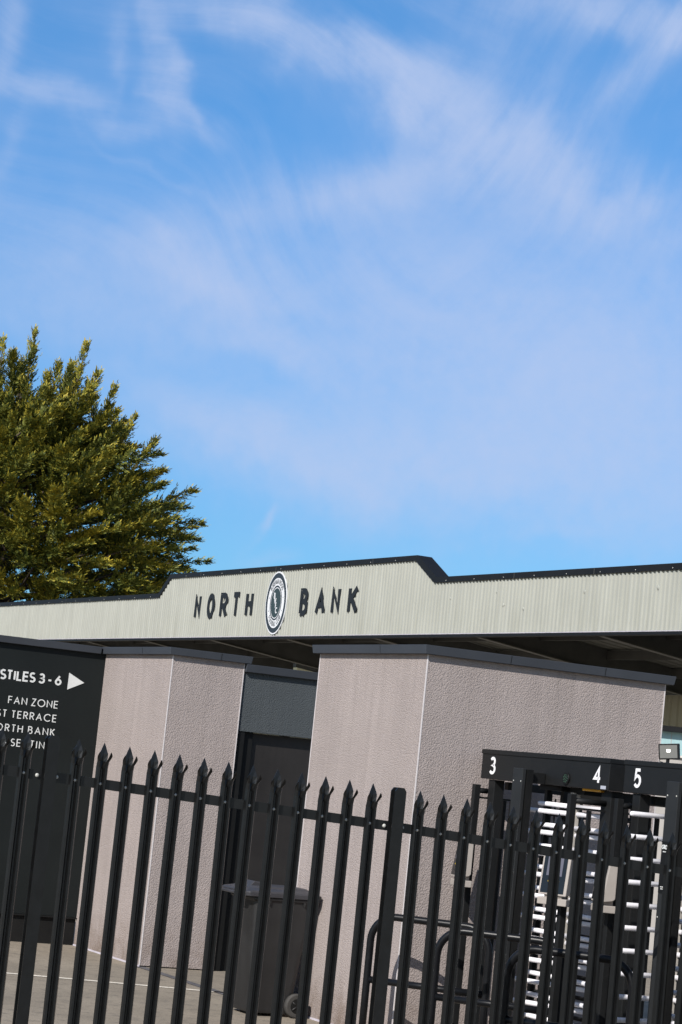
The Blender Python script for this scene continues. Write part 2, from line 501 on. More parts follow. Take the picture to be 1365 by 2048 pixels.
        if not closed:
            e = 4 * (n - 1)
            fs += [(0, 2, 3, 1), (e, e + 1, e + 3, e + 2)]
        return s.add(vs, fs)

    def build(s, name, material, parent=None, bevel=0.0, solid=0.0):
        me = bpy.data.meshes.new(name)
        me.from_pydata(s.v, [], s.f)
        me.polygons.foreach_set('use_smooth', s.sm)
        me.materials.append(M[material])
        me.update()
        o = bpy.data.objects.new(name, me)
        col.objects.link(o)
        if parent: o.parent = parent
        if solid:
            md = o.modifiers.new('thickness', 'SOLIDIFY'); md.thickness = solid; md.offset = 0
        if bevel:
            md = o.modifiers.new('edges', 'BEVEL'); md.width = bevel; md.segments = 2; md.limit_method = 'ANGLE'
        return o


def rrect(x0, x1, y0, y1, r, n=4):
    q = []
    for cx_, cy_, a0 in ((x1 - r, y1 - r, 0), (x0 + r, y1 - r, 90), (x0 + r, y0 + r, 180), (x1 - r, y0 + r, 270)):
        q += [(cx_ + r * math.cos(R(a0 + 90 * i / n)), cy_ + r * math.sin(R(a0 + 90 * i / n))) for i in range(n + 1)]
    return q


def loft(mb, rings):
    n = len(rings[0][0]); vs = []
    for poly, z in rings: vs += [(x, y, z) for x, y in poly]
    fs = [tuple(range(n - 1, -1, -1)), tuple((len(rings) - 1) * n + i for i in range(n))]
    for k in range(len(rings) - 1): fs += [(k * n + i, k * n + (i + 1) % n, (k + 1) * n + (i + 1) % n, (k + 1) * n + i) for i in range(n)]
    return mb.add(vs, fs)



def tag(o, label, cat, group=None):
    o['label'] = label; o['category'] = cat
    if group: o['group'] = group
    return o


def thing(name, label, cat, loc=(0, 0, 0), rz=0.0, group=None):
    o = bpy.data.objects.new(name, None); col.objects.link(o)
    o.location = loc; o.rotation_euler = (0, 0, rz)
    o.empty_display_size = .2
    return tag(o, label, cat, group)


def copy_tree(o, parent=None):
    c = o.copy(); col.objects.link(c)
    if parent: c.parent = parent
    for ch in list(o.children): copy_tree(ch, c)
    return c


def structure(o):
    o['kind'] = 'structure'; return o


# lettering -----------------------------------------------------------------
def arc(cx, cy, rx, ry, a0, a1, n=14):
    return [(cx + rx * math.cos(R(a0 + (a1 - a0) * i / n)), cy + ry * math.sin(R(a0 + (a1 - a0) * i / n))) for i in range(n + 1)]


def loop(cx, cy, rx, ry, n=28):
    return [(cx + rx * math.cos(2 * pi * i / n), cy + ry * math.sin(2 * pi * i / n)) for i in range(n)]


GL = {  # width, strokes (points on a unit-high letter); 'o' marks a closed stroke
    'A': (.74, [[(0, 0), (.37, 1), (.74, 0)], [(.13, .34), (.61, .34)]]),
    'B': (.55, [[(0, 0), (0, 1), (.25, 1)] + arc(.25, .765, .22, .235, 90, -90) + [(0, .53)], [(.25, .53)] + arc(.27, .265, .27, .265, 90, -90) + [(0, 0)]]),
    'C': (.84, [arc(.48, .5, .48, .5, 42, 318, 24)]),
    'D': (.72, [('o', [(0, 0), (0, 1), (.24, 1)] + arc(.24, .5, .47, .5, 90, -90, 18))]),
    'E': (.48, [[(.48, 1), (0, 1), (0, 0), (.48, 0)], [(0, .52), (.45, .52)]]),
    'F': (.46, [[(.46, 1), (0, 1), (0, 0)], [(0, .52), (.43, .52)]]),
    'G': (.92, [arc(.48, .5, .48, .5, 42, 352, 26) + [(.95, .47), (.55, .47)]]),
    'H': (.62, [[(0, 0), (0, 1)], [(.62, 0), (.62, 1)], [(0, .53), (.62, .53)]]),
    'I': (.14, [[(.07, 0), (.07, 1)]]),
    'K': (.56, [[(0, 0), (0, 1)], [(.52, 1), (.03, .46)], [(.14, .58), (.57, 0)]]),
    'L': (.42, [[(0, 1), (0, 0), (.42, 0)]]),
    'M': (.84, [[(0, 0), (.12, 1), (.42, .12), (.72, 1), (.84, 0)]]),
    'N': (.66, [[(0, 0), (0, 1), (.66, 0), (.66, 1)]]),
    'O': (.98, [('o', loop(.49, .5, .49, .5, 32))]),
    'R': (.52, [[(0, 0), (0, 1), (.24, 1)] + arc(.24, .745, .25, .255, 90, -90) + [(0, .49)], [(.2, .49), (.53, 0)]]),
    'S': (.5, [arc(.25, .745, .22, .255, 38, 270, 16) + arc(.25, .245, .25, .245, 90, -142, 16)[1:]]),
    'T': (.46, [[(0, 1), (.46, 1)], [(.23, 1), (.23, 0)]]),
    'U': (.58, [[(0, 1), (0, .3)] + arc(.29, .29, .29, .29, 180, 360, 16) + [(.58, 1)]]),
    'W': (1.0, [[(0, 1), (.26, 0), (.5, .95), (.74, 0), (1.0, 1)]]),
    'Z': (.5, [[(.02, 1), (.5, 1), (0, 0), (.52, 0)]]),
    '&': (.62, [[(.62, 0), (.16, .62)] + arc(.27, .8, .15, .2, 200, -40, 12) + [(.1, .42)] + arc(.25, .23, .25, .23, 140, 330, 12) + [(.6, .45)]]),
    '3': (.5, [arc(.25, .76, .22, .24, 150, -90, 14) + arc(.25, .265, .27, .265, 90, -150, 16)[1:]]),
    '4': (.56, [[(.42, 0), (.42, 1), (0, .27), (.58, .27)]]),
    '5': (.5, [[(.47, 1), (.1, 1), (.05, .52)] + arc(.25, .32, .26, .32, 128, -145, 16)]),
    '6': (.52, [('o', loop(.26, .29, .26, .29, 24)), [(.38, 1), (.1, .55), (.01, .32)]]),
    '-': (.3, [[(0, .38), (.3, .38)]]),
    ' ': (.04, []),
}


def text_width(t, h, gap, xs):
    return sum(GL[c][0] * h * xs + gap for c in t) - gap


def put_text(mb, t, x, z, h, sw, y0, y1, gap, xs=1.0, align='l', place=None):
    """strokes sit inside the height h; place maps a flat (x, z) to its spot (for writing round a ring)"""
    if align == 'r': x -= text_width(t, h, gap, xs)
    if align == 'c': x -= text_width(t, h, gap, xs) / 2
    k = 0
    for c in t:
        w, strokes = GL[c]
        for st in strokes:
            closed = st[0] == 'o'
            pts = st[1] if closed else st
            q = [(x + px * h * xs, z + sw / 2 + py * (h - sw)) for px, py in pts]
            if place: q = [place(*p) for p in q]
            mb.stroke(q, sw, y0 - k * 0.0003, y1, closed, None if place else (z, z + h)); k = (k + 1) % 5
        x += w * h * xs + gap
    return x


# ---------------------------------------------------------------- ground
A_ANG, B_ANG = 1.0999, 0.4162
P0 = Vector((-2.2742, 23.702, 0)); Av = Vector((math.cos(A_ANG), -math.sin(A_ANG), 0))
Bv = Vector((math.cos(B_ANG), math.sin(B_ANG), 0))
P1 = P0 + Av * 1.7575
P3 = Vector((-.0485, 19.5524, 0)); P4 = P3 + Av * 1.8606
P2 = P1 + Bv * .7502; P5 = P4 + Bv * 2.197
FENCE = (Vector((-1.4142, 13.6902, 1.8312)), .279, -.0464)


def ground_z(x, y):
    d = y - (13.75 + .28 * (min(max(x, -4), 4) + 1.4))
    w = min(max((0.75 - d) / .6, 0), 1); w = w * w * (3 - 2 * w)
    return w * (0.045 - .052 * (min(max(x, -4), 4) + 1.4))


gx = [-900, -300, -100, -40, -15, -8] + list(np.linspace(-6, 6, 41)) + [8, 15, 40, 100, 300, 900]
gy = [-300, -100, -30, -8, 0, 6, 10] + list(np.linspace(12, 17, 41)) + [20, 30, 50, 90, 200, 500, 1500]
mb = MB()
nx, ny = len(gx), len(gy)
mb.add([(x, y, ground_z(x, y)) for y in gy for x in gx],
       [(j * nx + i, j * nx + i + 1, (j + 1) * nx + i + 1, (j + 1) * nx + i) for j in range(ny - 1) for i in range(nx - 1)], True)
structure(mb.build('ground', 'asphalt'))


def strip(name, p, q, w, z, material):
    p, q = Vector((*p, 0)), Vector((*q, 0)); d = (q - p).normalized(); n = Vector((-d.y, d.x, 0)) * w / 2
    return structure(MB().add([p - n + Vector((0, 0, z)), q - n + Vector((0, 0, z)), q + n + Vector((0, 0, z)), p + n + Vector((0, 0, z))],
                              [(0, 1, 2, 3)]).build(name, material))


strip('ground_line', (-7.5, 19.64), (2.2, 20.85), .085, .004, 'line')
strip('drain', (P1.x + .012, P1.y - .02), (P1.x + Av.x * 2.9, P1.y + Av.y * 2.9), .10, .004, 'drain')

# ---------------------------------------------------------------- black wall with the direction sign
wall = thing('sign_wall', 'long black wall lettered with white turnstile directions and an arrow', 'wall', P0, B_ANG)
MB().box(-9, 0, 0, .35, .285, 2.992).build('wall_panel', 'black_wall', wall)
MB().box(-9, -.004, .012, .35, -.02, .278).build('plinth', 'plinth', wall)
MB().prism_x([(-.022, .268), (.0, .268), (.01, .284), (-.022, .280)], -9, -.002).build('drip_ledge', 'jamb', wall)
MB().prism_x([(-.05, 2.99), (.40, 2.99), (.40, 3.062), (-.066, 3.060)], -9, -.072).build('coping', 'coping', wall, bevel=.003)


def sign_line(t, visible, left, right, base, h, sw):
    """the letters of 'visible' (the end of t) fill left..right"""
    n = len(visible); w0 = text_width(visible, h, 0, .95)
    gap = ((right - left) - w0) / (n - 1)
    b = MB(); put_text(b, t, right, base, h, sw, -.004, .001, gap, .95, 'r')
    return b.build('lettering', 'sign_white', wall)


sign_line('TURNSTILES 3 - 6', 'STILES 3 - 6', -1.095, -.457, 2.618, .104, .0185)
for t, v, l, z in (('FAN ZONE', 'FAN ZONE', -.982, 2.380), ('EAST TERRACE', 'TERRACE', -.930, 2.238), ('NORTH BANK', 'BANK', -.738, 2.096), ('& SEATING', 'SEATING', -.905, 1.954)):
    sign_line(t, v, l, -.460, z, .078, .0092)
MB().prism_y([(-.377, 2.587), (-.203, 2.674), (-.375, 2.760)], -.004, .001).build('arrow', 'sign_white', wall)

# ---------------------------------------------------------------- rendered piers
def pier(name, label, a, b, c, h, left_bead=True):
    """block with a face a-b, a face b-c, height h; a, b, c on the ground"""
    d = a + c - b
    root = thing(name, label, 'wall', b)
    L = [(p - b).to_2d() for p in (a, b, c, d)]
    MB().prism([tuple(p) for p in L], 0.012, h).build('wall', 'render', root)
    cen = sum((p for p in L), Vector((0, 0))) / 4
    e1 = (L[1] - L[0]).normalized(); e2 = (L[2] - L[1]).normalized()
    def out(p, s1, s2, k): return p + e1 * s1 * k + e2 * s2 * k
    o = .05
    poly = [out(L[0], -1, -1, o), out(L[1], 1, -1, o), out(L[2], 1, 1, o), out(L[3], -1, 1, o)]
    o2 = .060
    poly2 = [out(L[0], -1, -1, o2), out(L[1], 1, -1, o2), out(L[2], 1, 1, o2), out(L[3], -1, 1, o2)]
    loft(MB(), [([tuple(p) for p in poly], h - .003), ([tuple(p) for p in poly2], h + .068)]).build('coping', 'coping', root, bevel=.003)
    for q0, q1, e, nn in ((poly[0], poly[1], e1, -e2), (poly[1], poly[2], e2, e1)):
        ln = (q1 - q0).length
        for d_ in ([.62 * ln] if ln < 2 else [.33 * ln, .71 * ln]):
            c0 = q0 + e * d_
            o_ = MB(); h0, h1 = h + .002, h + .064
            vs_ = []
            for zz_, kk in ((h0, .002), (h1, .0115)):
                for da in (-.0018, .0018): vs_.append((*(c0 + e * da + nn * kk), zz_))
            o_.add(vs_ , [(0, 1, 3, 2)]).build('coping_joint', 'jamb', root, solid=.0015)
    w = .006
    for p, s1, s2 in ((L[0], -1, -1), (L[1], 1, -1), (L[2], 1, 1)):
        if p is L[0] and not left_bead: continue
        q = [out(p, s1, s2, .003), p - e1 * s1 * w + e2 * s2 * .003, p - e1 * s1 * w - e2 * s2 * w, p + e1 * s1 * .003 - e2 * s2 * w]
        bx = [tuple(v) for v in q]
        ar = sum(bx[i][0] * bx[(i + 1) % 4][1] - bx[(i + 1) % 4][0] * bx[i][1] for i in range(4))
        MB().prism(bx if ar > 0 else bx[::-1], .012, h - .006).build('corner_bead', 'bead', root)
    t0, t1 = L[0] - e2 * .006, L[1] - e2 * .006 + e1 * .004
    MB().prism([tuple(t0), tuple(t1), tuple(L[1] + e1 * .004), tuple(L[0])], -.01, .016).build('base_trim', 'trim', root)
    return root


pier('rendered_pier', 'narrow mauve rendered pier between the black sign wall and the dark gateway', P0, P1, P2, 2.9954, False)
pier('rendered_pier', 'wide mauve rendered pier behind the turnstiles and wheelie bin', P3, P4, P5, 3.0227)

# ---------------------------------------------------------------- gateway
gate = thing('gateway', 'charcoal gateway wall over dark brown panelled doors between the two mauve piers', 'gateway', P2, B_ANG)
MB().box(.003, 2.9, .02, .32, 2.332, 2.915).build('lintel', 'dark_render', gate)
MB().prism_x([(-.03, 2.912), (.37, 2.912), (.37, 2.992), (-.047, 2.988)], .012, 2.95).build('coping', 'coping', gate, bevel=.003)
MB().box(.003, .094, .03, .3, 0, 2.330).build('jamb', 'jamb', gate, bevel=.004)
MB().box(.096, .200, .075, .3, 0, 2.330).build('jamb', 'jamb', gate, bevel=.004)
for k in range(2):
    x0 = .206 + k * 1.31
    dr = MB().box(x0, x0 + 1.30, .12, .17, .03, 2.325).build('door', 'door', gate, bevel=.003)
    hb = MB(); hb.tube([(x0 + (1.18 if k == 0 else .12), .12, 1.0), (x0 + (1.18 if k == 0 else .12), .07, 1.0), (x0 + (1.18 if k == 0 else .12), .07, 1.25), (x0 + (1.18 if k == 0 else .12), .12, 1.25)], .01, 8)
    hb.build('handle', 'jamb', dr)
MB().box(2.83, 2.9, .03, .3, 0, 2.330).build('jamb', 'jamb', gate, bevel=.004)

# ---------------------------------------------------------------- grandstand
C_ANG = 1.1075
stand = thing('grandstand', 'covered stand with ribbed cream fascia reading NORTH BANK and an oval crest', 'grandstand', (0.23488, 43.22832, 0), -C_ANG)
U0, U1, ZB, ZT, ZM = -30.0, 17.0, 4.57, 5.49, 5.91


def top_z(u):
    if u < -9.15: return ZT
    if u < -8.55: return ZT + (ZM - ZT) * (u + 9.15) / .6
    if u < 2.72: return ZM
    if u < 3.48: return ZM - (ZM - ZT) * (u - 2.72) / .76
    return ZT


mb = MB(); pitch = .112
us = []
u = U0; rr = random.Random(3)
while u < U1:
    lap = -.004 if int(round((u - U0) / pitch)) % 9 == 0 else rr.uniform(-.002, .002)
    for fx, d in ((0, 0), (.30, 0), (.42, -.022 + lap), (.72, -.022 + lap), (.84, 0)): us.append((u + fx * pitch, d))
    u += pitch
vs = []
for u, d in us:
    zt = top_z(u) + .03
    dd = d + 0.001 * math.sin(u * 1.7) + 0.001 * math.sin(u * 5.1 + 1)
    vs += [(u, dd, ZB), (u, dd + .0015 * math.sin(u * 3.3), (ZB + zt) / 2), (u, dd, zt)]
fs = []
for i in range(len(us) - 1):
    for k in range(2): fs.append((3 * i + k, 3 * (i + 1) + k, 3 * (i + 1) + k + 1, 3 * i + k + 1))
mb.add(vs, fs)
# a few knocks in the sheeting
vv = [list(p) for p in mb.v]
for u0, z0, r_, dp in ((5.9, 5.05, .10, .03), (6.6, 5.0, .08, .03), (8.35, 5.2, .12, .03), (5.6, 5.25, .07, .02), (10.35, 5.22, .10, .03), (2.4, 5.3, .1, .02)):
    pass
mb.build('fascia', 'fascia', stand, solid=.002)
for u0, z0, sx_k in ((5.9, 5.05, 1), (6.55, 4.98, .8), (8.35, 5.22, 1), (5.65, 5.28, .7), (10.35, 5.24, 1.1), (4.1, 5.2, .6)):
    d = MB(); d.dome((u0, -.021, z0), (0, -1, 0), .035 * sx_k, .012, 8); d.build('dent', 'fascia', stand)

pts = [(U0, ZT), (-9.17, ZT), (-8.57, ZM), (2.74, ZM), (3.50, ZT), (U1, ZT)]
mb = MB()
lo = [(x, z) for x, z in pts]; hi_p = [(U0, ZT + .097), (-9.22, ZT + .097), (-8.62, ZM + .097), (2.80, ZM + .097), (3.58, ZT + .097), (U1, ZT + .097)]
for i in range(5):
    a, b, c, d = lo[i], lo[i + 1], hi_p[i + 1], hi_p[i]
    vs = [(a[0], -.045, a[1]), (b[0], -.045, b[1]), (c[0], -.045, c[1]), (d[0], -.045, d[1]), (a[0], .25, a[1]), (b[0], .25, b[1]), (c[0], .25, c[1]), (d[0], .25, d[1])]
    mb.add(vs, [(0, 1, 2, 3), (3, 2, 6, 7), (1, 0, 4, 5), (5, 4, 7, 6)])
cap = mb.build('flashing', 'cap', stand)
for k in range(34):
    u = -21.3 + .97 * k
    if -9.4 < u < -8.4 or 2.5 < u < 3.8: continue
    MB().dome((u, -.0445, top_z(u) + .028), (0, -1, 0), .010, .005, 6).build('screw', 'bolt', cap)
for u in (-15.2, -6.9, -3.1, 1.1, 6.2, 8.6):
    z = top_z(u); MB().box(u - .006, u + .006, -.0475, -.0455, z - .002, z + .095).build('joint', 'steel', cap)
MB().box(U0, U1, -.05, .10, ZB - .045, ZB - .002).build('bottom_trim', 'cap', stand)
MB().box(U0, U1, -.054, -.034, ZB + .001, ZB + .012).build('trim_edge', 'trim', stand)

# raised letters, condensed and bold
for ch, x0, x1 in (('N', -7.08, -6.75), ('O', -6.40, -6.03), ('R', -5.73, -5.34), ('T', -5.10, -4.72), ('H', -4.43, -4.07),
                   ('B', -1.86, -1.50), ('A', -1.16, -.74), ('N', -.475, -.12), ('K', .215, .63)):
    b = MB(); w = x1 - x0; sw = .108
    gw = max(GL[ch][0], .01)
    for k, st in enumerate(GL[ch][1]):
        closed = st[0] == 'o'; p = st[1] if closed else st
        q = [(x0 + sw / 2 + px / gw * (w - sw), 4.972 + sw / 2 + pz * (.55 - sw)) for px, pz in p]
        b.stroke(q, sw, -.0375 - k * .0006, -.0225, closed, (4.972, 5.522))
    L_ = b.build('letter', 'charcoal', stand)
    for z in (5.01, 5.48): MB().dome((x0 + .054, -.0395, z), (0, -1, 0), .007, .003, 6).build('fixing', 'bolt', L_)

cx, cz, rx, rz = -2.955, 5.252, .485, .638
crest = MB().ring(cx, cz, rx, rz, -.040, -.0225).build('crest', 'crest_white', stand)
MB().ring(cx, cz, rx * .955, rz * .955, -.042, -.039, rx * .80, rz * .80).build('band', 'crest_dark', crest)
MB().ring(cx, cz, rx * .555, rz * .555, -.042, -.039, rx * .50, rz * .50).build('band', 'crest_dark', crest)
MB().ring(cx, cz, rx * .47, rz * .47, -.042, -.039).build('centre_disc', 'crest_core', crest)


def round_text(t, a_mid, r_in, h, flip):
    """write round the oval; flip = reads along the bottom"""
    b = MB(); gap = h * .34
    tot = text_width(t, h, gap, .72)
    def place(x, z):
        rad = (r_in + z) if not flip else (r_in - z)
        a = a_mid - (x / .335) if not flip else a_mid + (x / .335)
        return (cx + rad * rx * math.cos(a), cz + rad * rz * math.sin(a))
    sub = MB(); x = -tot / 2
    for c in t:
        w, strokes = GL[c]
        for k, st in enumerate(strokes):
            closed = st[0] == 'o'; pts = st[1] if closed else st
            q = []
            for px, pz in pts:
                q.append(place(x + px * h * .72, .02 + pz * .145))
            b.stroke(q, .0125, -.0425 - k * .0003, -.0395, closed)
        x += w * h * .72 + gap
    return b.build('lettering', 'crest_dark', crest)


round_text('BOREHAM WOOD', pi / 2, .595, .062, False)
round_text('FOOTBALL CLUB', -pi / 2, .760, .062, True)
for a in (R(14), R(166), R(-22), R(-158)):
    MB().dome((cx + .68 * rx * math.cos(a), -.0395, cz + .68 * rz * math.sin(a)), (0, -1, 0), .013, .003, 8).build('dot', 'crest_dark', crest)
b = MB()
for c, x, z in (('B', -.095, .085), ('W', -.07, -.02), ('F', .0, -.115), ('C', .025, -.215)):
    put_text(b, c, cx + x, cz + z, .125,   .022, -.0455, -.041, .02, .62)
b.build('monogram', 'crest_white', crest)

# roof, beams and back of the stand
SL = -.125
mb = MB(); vs = []; fs = []; n = 0
u = U0
prof = []
while u < U1:
    for fx, d in ((0, 0), (.72, 0), (.78, .04), (.94, .04)): prof.append((u + fx * .333, d))
    u += .333
for u, d in prof: vs += [(u, .02, ZB + .40 + d), (u, 6.6, ZB + .40 + d + SL * 6.6)]
fs = [(2 * i, 2 * i + 1, 2 * i + 3, 2 * i + 2) for i in range(len(prof) - 1)]
mb.add(vs, fs).build('roof', 'roof', stand, solid=.003)
for k in range(-6, 4):
    u = -2.55 + 3.76 * k
    z0 = ZB + .085
    def zz(y, dz): return z0 + SL * y + dz
    web = MB().prism_x([(.11, zz(.11, .30)), (.11, zz(.11, -.10)), (6.25, zz(6.25, -.10)), (6.25, zz(6.25, .30))], u - .02, u + .02).build('rafter', 'steel', stand)
    fl = MB().prism_x([(.11, zz(.11, -.118)), (.11, zz(.11, -.102)), (6.25, zz(6.25, -.102)), (6.25, zz(6.25, -.118))][::-1], u - .075, u + .075)
    fl.build('flange', 'flange', web)
    MB().box(u - .10, u + .10, 5.6, 5.8, 0, zz(5.8, -.13)).build('column', 'steel', stand)
for y in (1.35, 2.75, 4.15, 5.5):
    z = ZB + .085 + SL * y
    MB().prism_x([(y - .03, z + .13), (y + .03, z + .13), (y + .03, z + .29), (y - .03, z + .29)], U0, U1).build('purlin', 'steel', stand)
mb = MB(); vs = []; u = U0
prof = []
while u < U1:
    for fx, d in ((0, 0), (.5, 0), (.6, -.035), (.9, -.035)): prof.append((u + fx * .25, d))
    u += .25
for u, d in prof: vs += [(u, 6.3 + d, 0), (u, 6.3 + d, ZB + .36 + SL * 6.3)]
mb.add(vs, [(2 * i, 2 * i + 2, 2 * i + 3, 2 * i + 1) for i in range(len(prof) - 1)]).build('back_wall', 'back_wall', stand, solid=.003)
MB().box(U0 - .05, U0, 0, 6.3, 0, ZB + .5 * SL).build('end_wall', 'back_wall', stand)
lf = MB().prism_x([(1.1, 4.15), (1.1, 4.07), (2.3, 3.93), (2.3, 4.01)][::-1], -4.22, -4.08).build('light_fitting', 'steel', stand)
MB().prism_x([(1.12, 4.066), (1.12, 4.02), (2.28, 3.882), (2.28, 3.926)][::-1], -4.235, -4.065).build('diffuser', 'tube', lf)
for k, u in enumerate((-22, -15, -8, -1, 6, 13)):
    for j in range(3):
        MB().box(u - 3.4, u + 3.4, 2.4 + j * 1.1, 3.5 + j * 1.1, 0, .3 + j * .3).build('terrace_step', 'grey_board', stand)

# ---------------------------------------------------------------- kiosk behind the turnstiles
kio = thing('kiosk', 'pale blue low building with dark eave seen past the right pier', 'building', (4.3, 32, 0))
MB().box(0, 7, 0, .5, 2.735, 3.05).build('blue_boarding', 'blue_wall', kio)
MB().box(-.05, 7.05, -.13, .9, 3.051, 3.125).build('eave', 'cap', kio)
MB().box(-.01, 7.01, -.04, .5, 2.702, 2.733).build('ledge', 'white_board', kio)
MB().box(0, 7, 0.004, .5, 0, 2.70).build('lower_wall', 'grey_board', kio)
for x in (.62, 1.85, 3.1): MB().box(x, x + .008, -.004, .001, 2.74, 3.045).build('board_joint', 'grey_board', kio)

# ---------------------------------------------------------------- turnstiles
T_ROT = -A_ANG    # local x runs along the row, local y goes through the gate


def at_row(t, s, z=0):
    return P4 + Av * t + Vector((math.sin(A_ANG), math.cos(A_ANG), 0)) * s + Vector((0, 0, z))


def make_turnstile(left_no, right_no, label, t_off):
    root = thing('turnstile', label, 'turnstile', at_row(t_off, 0), T_ROT, 'full height turnstiles')
    can = MB().box(.235, 1.995, .44, .80, 2.10, 2.322).build('canopy', 'turn', root, bevel=.004)
    MB().box(.231, 1.999, .432, .806, 2.293, 2.328).build('canopy_lip', 'turn', can, bevel=.003)
    for no, t in ((left_no, .40), (right_no, 1.845)):
        b = MB(); put_text(b, no, t, 2.137, .136, .0215, .4375, .4405, .02, .92, 'c')
        b.build('number', 'number', can)
    d = MB(); d.tube([(1.454, .441, 2.158), (1.454, .425, 2.158)], .043, 20); dd = d.build('status_disc', 'jamb', can)
    g = MB()
    for i in range(9):
        a = 2 * pi * i / 9; g.dome((1.454 + .026 * math.cos(a), .425, 2.158 + .026 * math.sin(a)), (0, -1, 0), .0024, .002, 6)
    for i in range(4):
        a = 2 * pi * i / 4 + .4; g.dome((1.454 + .012 * math.cos(a), .425, 2.158 + .012 * math.sin(a)), (0, -1, 0), .0024, .002, 6)
    g.build('led_dots', 'green', dd)
    MB().box(1.90, 1.965, .4375, .441, 2.106, 2.130).build('sticker', 'sticker', can)
    MB().box(1.62, 1.86, .47, .53, 2.082, 2.0985).build('amber_light', 'amber', can, bevel=.003)
    MB().box(1.0, 1.3, .50, .74, 2.06, 2.0985).build('drive_head', 'jamb', can, bevel=.004)
    MB().box(1.35, 1.55, .54, .70, 2.05, 2.0985).build('drive_head', 'jamb', can, bevel=.004)
    for x0, x1, y0, y1 in ((.33, .42, .46, .55), (1.83, 1.955, .50, .60), (.33, .42, 1.20, 1.29), (1.86, 1.95, 1.20, 1.29)):
        MB().box(x0, x1, y0, y1, 0, 2.098).build('upright', 'turn', root, bevel=.004)
    MB().box(.33, 1.95, 1.21, 1.28, 2.02, 2.095).build('rear_beam', 'turn', root, bevel=.004)
    for x in (.37, 1.90): MB().box(x - .03, x + .03, .60, 1.20, 2.03, 2.09).build('side_beam', 'turn', root, bevel=.004)
    # tall post in front of the middle of the canopy
    cpst = MB().box(1.065, 1.200, .215, .245, 0, 2.20).build('front_post', 'post_grey', root, bevel=.003)
    MB().box(1.175, 1.215, .252, .30, 0, 2.195).build('post_back', 'jamb', cpst)
    MB().box(1.11, 1.17, .25, .435, 2.10, 2.18).build('post_bracket', 'turn', cpst, bevel=.003)
    for z in (2.105, 1.30, .55):
        for x in (1.082, 1.183): MB().dome((x, .215, z), (0, -1, 0), .006, .003, 8).build('screw', 'bolt', cpst)
    # rotors: a divided shaft with wings of white arms, one in each lane
    def rotor(c_x, c_y, wings):
        ro = MB(); ro.box(c_x - .022, c_x - .003, c_y - .03, c_y + .03, .06, 2.06); ro.box(c_x + .003, c_x + .022, c_y - .03, c_y + .03, .06, 2.06)
        ro.box(c_x - .003, c_x + .003, c_y - .015, c_y + .015, .06, 2.06)
        ro = ro.build('rotor', 'shaft', root)
        for deg, dz, rad in wings:
            a = R(deg)
            for k in range(12):
                b = MB(); e = Vector((math.cos(a), math.sin(a), 0)); p = Vector((c_x, c_y, 1.958 - .156 * k + dz))
                b.tube([p + e * .03, p + e * (rad - .02), p + e * (rad - .006), p + e * rad], [.0185, .0185, .016, .007], 10)
                b.build('arm', 'arm', ro)
        return ro
    c_x, c_y = 1.42, .55
    rotor(c_x, c_y, ((4, 0, .45), (184, 0, .44), (22, -.054, .44), (202, -.054, .44)))
    if left_no == '5':
        rotor(.55, .76, ((268, 0, .45), (30, 0, .34), (150, 0, .34)))
    # fixed comb and the curved cage behind the rotor
    cg = MB().box(.92, .96, .60, .64, 0, 2.09).build('comb', 'turn', root, bevel=.003)
    b = MB()
    for k in range(13):
        z = 1.885 - .156 * k
        if z < .05: break
        b.tube([(.94, .62, z), (1.36, .72, z)], .0165, 8)
        b.tube([(.94, .62, z - .078), (1.10, .66, z - .078)], .008, 6)
    b.box(1.095, 1.105, .655, .665, .05, 2.0); b.box(1.015, 1.025, .635, .645, .05, 2.0)
    b.build('comb_bar', 'turn', cg)
    b = MB()
    for k in range(13):
        z = 1.90 - .156 * k
        if z < .05: break
        b.tube([(c_x + .50 * math.cos(R(q)), c_y + .50 * math.sin(R(q)), z) for q in range(12, 157, 16)], .0165, 8)
    for q in (12, 84, 156):
        x, y = c_x + .50 * math.cos(R(q)), c_y + .50 * math.sin(R(q))
        b.box(x - .022, x + .022, y - .022, y + .022, 0, 2.09)
    b.build('cage', 'turn', root)
    # left lane: cage only, standing further through the gate
    b = MB()
    for k in range(13):
        z = 1.90 - .156 * k
        if z < .05: break
        b.tube([(.72 + .46 * math.cos(R(q)), .80 + .46 * math.sin(R(q)), z) for q in range(-10, 151, 16)], .0165, 8)
    for q in (-10, 70, 150):
        x, y = .72 + .46 * math.cos(R(q)), .80 + .46 * math.sin(R(q))
        b.box(x - .02, x + .02, y - .02, y + .02, 0, 2.09)
    b.build('cage', 'turn', root)
    # guide rails with a post, a tube, a thin top rail and flat bars
    for t, s0, L1, L2, bars in ((.30, .372, .10, .34, (.16, .25, .32)), (1.885, .215, .29, .285, (.14,))):
        g = MB().box(t - .022, t + .022, s0 - .026, s0 + .026, 0, 2.05).build('guide_rail', 'turn', root, bevel=.003)
        b = MB(); b.tube([(t, s0, 2.005), (t, s0 + L1, 2.005)], .022, 10)
        b.box(t - .012, t + .012, s0, s0 + L2, 1.944, 1.958)
        b.build('top_rail', 'turn', g)
        for y in bars:
            MB().box(t - .012, t + .012, s0 + y, s0 + y + .028, .05, 1.943).build('bar', 'turn', g)
